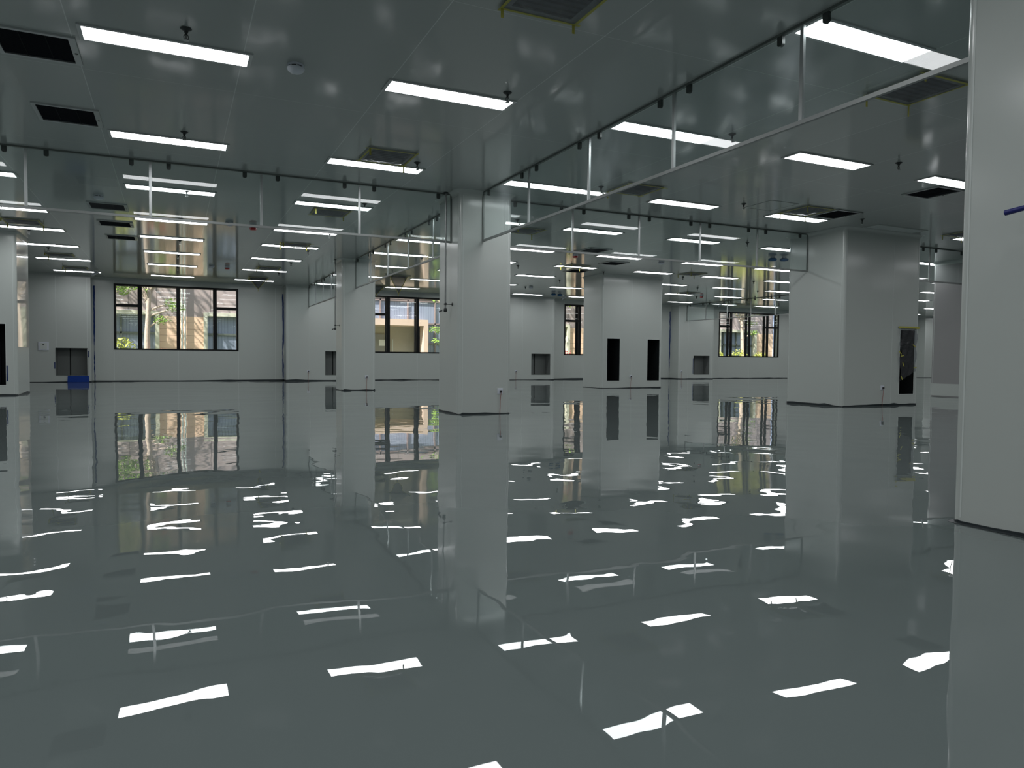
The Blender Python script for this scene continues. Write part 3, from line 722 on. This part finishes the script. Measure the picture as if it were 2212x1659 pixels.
# control plate on the left pier
b = empty('control_plate', (-3.61, PY, 1.11), 'square white control plate on the wall pier left of the square opening', 'wall plate')
MB().box(-3.745, -3.475, PY - .02, PY, .985, 1.235).build('plate', MPLATE, b)
MB().box(-3.70, -3.52, PY - .026, PY - .02, 1.015, 1.205).build('inner_plate', MTRIM, b)
MB().box(-3.635, -3.585, PY - .030, PY - .026, 1.14, 1.165).build('button', MPLUG, b)

# ------------------------------------------------------------------ blue tape and sheet
def blue_line(x, y, label, z1=3.07, seed=0):
    rnd = random.Random(seed); m_ = MB(); n = 46; prev = None
    zs = [.0 + z1 * i / n for i in range(n + 1)]
    v = []
    w = .028; o = 0
    for z in zs:
        w = min(.05, max(.008, w + rnd.uniform(-.012, .012))); o = max(-.012, min(.012, o + rnd.uniform(-.006, .006)))
        v += [(x + o - w / 2, y, z), (x + o + w / 2, y, z), (x + o + w / 2, y + .002, z), (x + o - w / 2, y + .002, z)]
    f = []
    for i in range(n):
        a = 4 * i
        for k in range(4): f.append((a + k, a + (k + 1) % 4, a + 4 + (k + 1) % 4, a + 4 + k))
    m_.add(v, f + [(0, 1, 2, 3), (4 * n + 3, 4 * n + 2, 4 * n + 1, 4 * n)])
    return tag(m_.build('masking_tape', MBLUE, None, origin=(x, y, 0)), label, 'tape', 'blue masking tape in the wall corners')
blue_line(-2.335 + .03, YB - .004, 'ragged blue tape strip up the corner left of the left window', seed=1)
blue_line(3.53 - .03, YB - .004, 'ragged blue tape strip up the corner right of the left window', seed=2)
blue_line(20.43 - .04, YB - .004, 'ragged blue tape strip left of the pier beside the rightmost window', seed=3)
blue_line(37.1 - .05, YB - .004, 'ragged blue tape strip seen far off in the gap between right columns', seed=4)
m_ = MB().add([(-2.99, PY - .05, .003), (-2.41, PY - .05, .003), (-2.42, PY - .006, .205), (-2.985, PY - .006, .205), (-2.99, PY - .046, .003), (-2.41, PY - .046, .003), (-2.42, PY - .002, .205), (-2.985, PY - .002, .205)],
              [(0, 1, 2, 3), (7, 6, 5, 4), (0, 4, 5, 1), (1, 5, 6, 2), (2, 6, 7, 3), (3, 7, 4, 0)])
tag(m_.build('blue_sheet', MBLUESHEET, None, origin=(-2.7, PY, 0)), 'bright blue sheet under the square opening at far left', 'sheet')
# small blue tape scraps beside openings
for i, (x, y, z0, z1, lab) in enumerate([(-3.325, PY - .003, .42, .62, 'short blue tape scrap left of the far-left square opening'), (-2.425, PY - .003, .78, .98, 'short blue tape scrap right of the far-left square opening'),
                                     (-3.10, 17.726, .30, .62, 'thin blue tape scrap beside the tall opening of the left column'), (21.27, PY - .003, .25, .95, 'blue tape edge left of the square opening near the rightmost window')]):
    tag(MB().box(x - .012, x + .012, y, y + .002, z0, z1).build('tape_scrap', MBLUE, None, origin=(x, y, z0)), lab, 'tape')

# torn clear film over the opening of the broad right column
rnd = random.Random(8)
t = empty('film_cover', (13.06, 9.5, .7), 'torn clear film taped with yellow over the tall opening of the broad right column', 'plastic film')
n, k = 12, 22; v = []; f = []
for j in range(k + 1):
    z = 1.51 - j / k * .86
    wl = 12.82 - .02 * sin(j * .9); wr = 13.30 - max(0, (j - 8)) * .002
    for i in range(n + 1):
        u = i / n
        zz = z - (.18 * (1 - abs(u - .05) * 1.2) if j > 16 else 0) * ((j - 16) / 6)
        v.append((wl + (wr - wl) * u, 9.508 - .018 - .014 * sin(u * 17 + j * .7) - rnd.uniform(0, .008), zz))
for j in range(k):
    for i in range(n):
        a = j * (n + 1) + i; f.append((a, a + 1, a + n + 2, a + n + 1))
MB().add(v, f).build('film', MFILM, t, smooth=80)
MB().box(12.78, 13.38, 9.498, 9.5015, 1.505, 1.545).build('top_tape', MYEL, t)
def scrap(x, z, a, L=.09):
    dx, dz = cos(radians(a)) * L / 2, sin(radians(a)) * L / 2; px, pz = -dz * .22, dx * .22; y = 9.47
    vs = [(x - dx - px, y, z - dz - pz), (x + dx - px, y, z + dz - pz), (x + dx + px, y, z + dz + pz), (x - dx + px, y, z - dz + pz)]
    MB().add(vs + [(p[0], y + .002, p[2]) for p in vs], [(0, 1, 2, 3), (7, 6, 5, 4), (0, 4, 5, 1), (1, 5, 6, 2), (2, 6, 7, 3), (3, 7, 4, 0)]).build('tape_piece', MYEL, t)
for q in [(12.80, 1.03, -40), (12.86, .97, 10), (12.9, .80, -60), (12.86, .54, -60), (13.2, 1.17, -25), (13.24, .74, 5)]: scrap(*q)

# ------------------------------------------------------------------ outside: the place across the path
YFAC = 33.0
MPURP = line_mat('purple_cladding', (.40, .325, .325), (.14, .11, .11), 1.02, axis=0, w=.02, off=.45)
MSALM = line_mat('salmon_boards', (.80, .56, .42), (.34, .21, .16), .268, axis=2, w=.014, off=.20)
MBEIGE = mat('beige_frame', (.62, .60, .50), .6)
MFGL = mat('office_glass', (.16, .20, .27), .12, spec=.7)
MCURT = line_mat('office_curtain_glass', (.29, .33, .44), (.19, .22, .31), .12, axis=0, w=.02, rough=.25)
MDOORB = mat('beige_door', (.50, .46, .38), .5, vary=(3, .1))
MPATH = mat('pale_paving', (.42, .41, .38), .8, vary=(2, .15))
MSOIL = mat('grass_soil', (.16, .19, .07), .9, vary=(3, .3))
MBARK = mat('pale_bark', (.52, .42, .36), .8, vary=(8, .25), bump=(20, .5, .02))
MLEAF = mat('green_leaf', (.22, .36, .06), .55, vary=(2, .45))
MLEAFY = mat('yellow_green_leaf', (.42, .46, .08), .55, vary=(2, .4))
MFLOW = mat('pink_flower', (.60, .10, .12), .6)
MSHEET = mat('white_notice', (.85, .87, .88), .6)
MSKYB = mat('pale_blue_panel', (.42, .52, .78), .4)
gz = -.25
indoor = set(o.name for o in bpy.data.objects)
tag(MB().box(-16, 56, YB + WD, 60, gz - .3, gz).build('ground', MPATH), 'paved path between the two buildings', 'ground', kind='structure')
tag(MB().box(-16, 56, 28.3, 32.6, gz, gz + .05).build('planting_bed', MSOIL), 'planted bed with soil and grass outside the windows', 'planting bed', kind='structure')
t = empty('office_building', (10, YFAC, gz), 'office building across the path with purple-brown cladding and salmon boards', 'building')
ent = (6.8, 10.88)
fw = [(-3.45, -.54), (1.13, 3.9), (4.6, 6.2), (12.9, 15.6), (15.9, 18.79), (20.5, 23.3), (25.4, 28.1), (28.78, 31.66)]
hol = [(a, b, .55, 2.68) for a, b in fw] + [(ent[0], 14.9 - 2.4, gz, 3.62)]
MB().face_grid(lambda u, v: (u, YFAC, v), -16, 33.05, 2.49, 9.0, hol).build('upper_cladding', MPURP, t, fix=False)
MB().face_grid(lambda u, v: (u, YFAC, v), -16, 33.05, gz, 2.49, hol).build('lower_boards', MSALM, t, fix=False)
MB().box(33.05, 34.0, YFAC - .05, YFAC + .2, gz, 9).build('blue_panel', MSKYB, t)
MB().box(-16, 56, YFAC + 3.9, YFAC + 4.1, gz, 9).box(-16, 56, YFAC, YFAC + 4, 8.9, 9.1).box(34.0, 56, YFAC, YFAC + .2, gz, 9).build('inner_wall', MCURT, t)
for a, b in fw:
    e = .15; z0, z1 = .55, 2.68; y0 = YFAC - .12; y1 = YFAC + .25
    fr = MB().box(a, a + e, y0, y1, z0, z1).box(b - e, b, y0, y1, z0, z1).box(a + e, b - e, y0, y1, z1 - e, z1).box(a + e, b - e, y0, y1, z0, z0 + .08).build('office_window', MBEIGE, t)
    g = MB().box(a + e, b - e, YFAC + .16, YFAC + .2, z0 + .08, z1 - e).build('glass', MCURT, fr)
    mu = MB(); 
    for x in (a + e + .36, a + (b - a) * .52, b - e - .3): mu.box(x - .035, x + .035, YFAC + .08, YFAC + .16, z0 + .08, z1 - e)
    mu.box(a + e, b - e, YFAC + .08, YFAC + .16, 1.74, 1.82); mu.build('mullion', MCHAN, fr)
dpm = MB().tube([(.30, YFAC - .12, gz), (.30, YFAC - .12, 9)], .035, 10).build('drain_pipe', MTRIM, t, smooth=40)
MB().tube([(.42, YFAC - .12, gz), (.42, YFAC - .12, 9)], .035, 10).build('drain_pipe', MTRIM, t, smooth=40)
# entrance bay behind the second window
MB().box(ent[0], 12.5, YFAC + .10, YFAC + .14, 2.66, 3.62).box(10.9, 12.5, YFAC + .10, YFAC + .14, gz, 2.66).build('glazed_front', MCURT, t)
mu = MB()
for x in (7.4, 8.71, 10.04, 11.4): mu.box(x - .03, x + .03, YFAC + .02, YFAC + .12, 2.66 if x < 10.9 else gz, 3.6)
mu.box(ent[0], 12.5, YFAC + .02, YFAC + .12, 3.52, 3.66).box(10.9, 12.5, YFAC + .02, YFAC + .12, 2.46, 2.52).box(10.9, 12.5, YFAC + .02, YFAC + .12, 1.52, 1.57)
mu.build('mullion', mat('brown_mullion', (.26, .20, .20), .5), t)
MB().box(ent[0] - .1, 10.88, YFAC - .5, YFAC + 1.4, 2.36, 2.65).box(10.66, 10.88, YFAC - .5, YFAC + .1, gz, 2.36).box(ent[0] - .1, ent[0] + .1, YFAC - .5, YFAC + .1, gz, 2.36).build('porch', mat('porch_stone', (.66, .50, .42), .6, vary=(3, .1)), t)
MB().box(ent[0], 10.9, YFAC + 1.3, YFAC + 1.4, gz, 2.4).build('porch_back_wall', MDOORB, t)
dr = MB().box(8.2, 9.45, YFAC + 1.22, YFAC + 1.3, gz, 1.98).build('entrance_door', mat('grey_door', (.30, .29, .27), .3), t)
MB().tube([(9.62, YFAC + 1.15, .9), (9.62, YFAC + 1.15, 1.75)], .03, 8).build('door_handle', MTRIM, t)
MB().box(8.95, 9.42, YFAC + 1.19, YFAC + 1.21, 1.42, 1.72).build('notice', MSHEET, t)
# trees
def leafy(mb, c, rad, n, size, rnd, squash=.8):
    for _ in range(n):
        d = Vector((rnd.gauss(0, 1), rnd.gauss(0, 1), rnd.gauss(0, 1))).normalized() * rad * rnd.random() ** .45
        p = Vector(c) + Vector((d.x, d.y, d.z * squash)); s = size * rnd.uniform(.6, 1.3)
        u = Vector((rnd.uniform(-1, 1), rnd.uniform(-1, 1), rnd.uniform(-.6, .6))).normalized(); w = u.cross(Vector((rnd.uniform(-1, 1), rnd.uniform(-1, 1), rnd.uniform(-1, 1)))).normalized()
        mb.add([p - u * s, p - w * s * .35, p + u * s, p + w * s * .35], [(0, 1, 2, 3)])
def tree(x, y, label, seed, h=3.4, lean=0, spread=2.2, low=()):
    rnd = random.Random(seed)
    t = empty('tree', (x, y, gz), label, 'tree', 'slender trees between the buildings')
    m_ = MB(); m2 = MB(); top = (x + lean, y, h)
    m_.tube([(x, y, gz), (x + .02, y, .6), (x - .01 + lean * .3, y, 1.6), (x + lean * .6, y, 2.4), top], [.13, .115, .10, .085, .07], 9)
    ends = []
    for i in range(6):
        a = 2 * pi * i / 6 + rnd.uniform(-.4, .4); L = rnd.uniform(1.0, 1.7)
        b0 = Vector((x + lean * .7, y, rnd.uniform(2.6, h))); b1 = b0 + Vector((cos(a) * L * .5, sin(a) * L * .4, L * .8)); b2 = b1 + Vector((cos(a) * L * .6, sin(a) * L * .4, L * .7))
        m_.tube([b0, b1, b2], [.05, .035, .018], 6); ends += [b1, b2]
    for q in low: m_.tube([(x, y, q[2] - .35), (x + (q[0] - x) * .5, y, q[2] - .15), q], [.05, .03, .01], 6)
    m_.build('trunk', MBARK, t, smooth=50)
    lf = MB()
    for e in ends: leafy(lf, e, .75, 130, .085, rnd)
    for q in low: leafy(lf, q, .34, 110, .06, rnd, .55)
    # the tall upper crown, out of the windows' sight, whose shade streaks the facade
    for k in range(16):
        c = (x + rnd.uniform(-spread, spread), y + rnd.uniform(-.5, .7), rnd.uniform(6.6, 11.0))
        leafy(lf, c, .8, 60, .11, rnd); m2.tube([(x + lean, y, min(c[2] - 1.0, 6.0)), ((x + c[0]) / 2, y, c[2] - .7), c], [.05, .03, .012], 5)
    m2.tube([top, (x + lean, y, 8.5)], [.07, .03], 7); m2.build('upper_branches', MBARK, t)
    lf.build('foliage', MLEAF, t, fix=False)
tree(-.93, 30.2, 'pale-barked tree outside the left window, trunk forking low', 1, lean=.1, low=((-.42, 30.2, 2.2), (-.05, 30.2, 2.85), (.1, 30.0, 2.65)))
tree(-2.9, 30.6, 'leafy tree at the left of the left window', 2, h=3.6, spread=6.0, low=((-1.75, 30.3, 3.25), (-1.45, 30.3, 3.45), (-1.9, 30.3, 3.5)))
tree(-8.2, 31.0, 'tree outside beyond the left window, hidden behind the wall', 12, h=3.6, spread=4.0)
tree(11.2, 30.4, 'green-leaved tree outside the second window', 3, h=2.6, low=((10.5, 30.3, 2.1), (10.6, 30.3, 1.6)))
tree(16.6, 30.3, 'tree outside, left of the narrow window', 4, h=3.6)
tree(20.5, 31.0, 'tree between the narrow and the rightmost window', 5, h=3.5)
tree(28.2, 30.3, 'brown-trunked tree outside the rightmost window', 6, h=3.2, lean=-.15, low=((28.7, 30.3, 2.9), (28.9, 30.3, 2.4)))
tree(25.6, 30.6, 'pale tree at the left of the rightmost window', 7, h=3.4, low=((25.9, 30.5, 1.7),))
def bush(x, y, rx, h, label, seed, m_=MLEAFY, flowers=False):
    rnd = random.Random(seed); t = empty('bush', (x, y, gz), label, 'bush', 'clipped bushes in the planting bed')
    lf = MB(); n = int(1100 * rx)
    for _ in range(n):
        a = rnd.uniform(0, 2 * pi); rr = rnd.random() ** .5; px_, py_ = x + cos(a) * rr * rx, y + sin(a) * rr * .5
        pz_ = gz + (h - gz) * (1 - .35 * rr * rr) * rnd.uniform(.35, 1.0); s = rnd.uniform(.05, .1)
        u = Vector((rnd.uniform(-1, 1), rnd.uniform(-1, 1), rnd.uniform(-.2, 1))).normalized(); w = u.cross(Vector((rnd.uniform(-1, 1), rnd.uniform(-1, 1), .3))).normalized(); p = Vector((px_, py_, pz_))
        lf.add([p - u * s, p - w * s * .35, p + u * s, p + w * s * .35], [(0, 1, 2, 3)])
    lf.build('foliage', m_, t, fix=False)
    st = MB()
    for k in range(7):
        a = 2 * pi * k / 7; st.tube([(x, y, gz), (x + cos(a) * rx * .5, y + sin(a) * .25, h * .7)], [.02, .008], 5)
    st.build('stems', MBARK, t)
    if flowers:
        fl = MB()
        for _ in range(40):
            p = (x + rnd.uniform(-.3, .3), y - .3 + rnd.uniform(-.2, .2), h - rnd.uniform(0, .25)); fl.lathe([(0, -.03), (.035, 0), (0, .03)], p, 6)
        fl.build('flowers', MFLOW, t)
bush(-1.72, 29.6, .62, 1.55, 'yellow-green bush at the bottom left of the left window', 21)
bush(-.55, 30.3, .35, 1.12, 'small reddish bush beside the forked tree', 22, MLEAF, True)
bush(25.6, 29.6, .7, 1.5, 'yellowish bush at the bottom left of the rightmost window', 23)
bush(27.25, 29.6, .85, 1.48, 'yellow-green bush at the foot of the brown-trunked tree', 24)
bush(28.9, 29.7, .6, 1.42, 'bush at the bottom right of the rightmost window', 25)
bush(17.0, 30.6, .5, 1.25, 'flowering bush outside the narrow window', 26, MLEAFY, True)

# the sun only ever reaches what stands outdoors (the roof shuts it out of the hall), so it is sampled only there: less noise, same light
outdoor = bpy.data.collections.new('outdoor_things')
for o in list(bpy.data.objects):
    if o.name not in indoor and o.type == 'MESH': outdoor.objects.link(o)
sun.light_linking.receiver_collection = outdoor
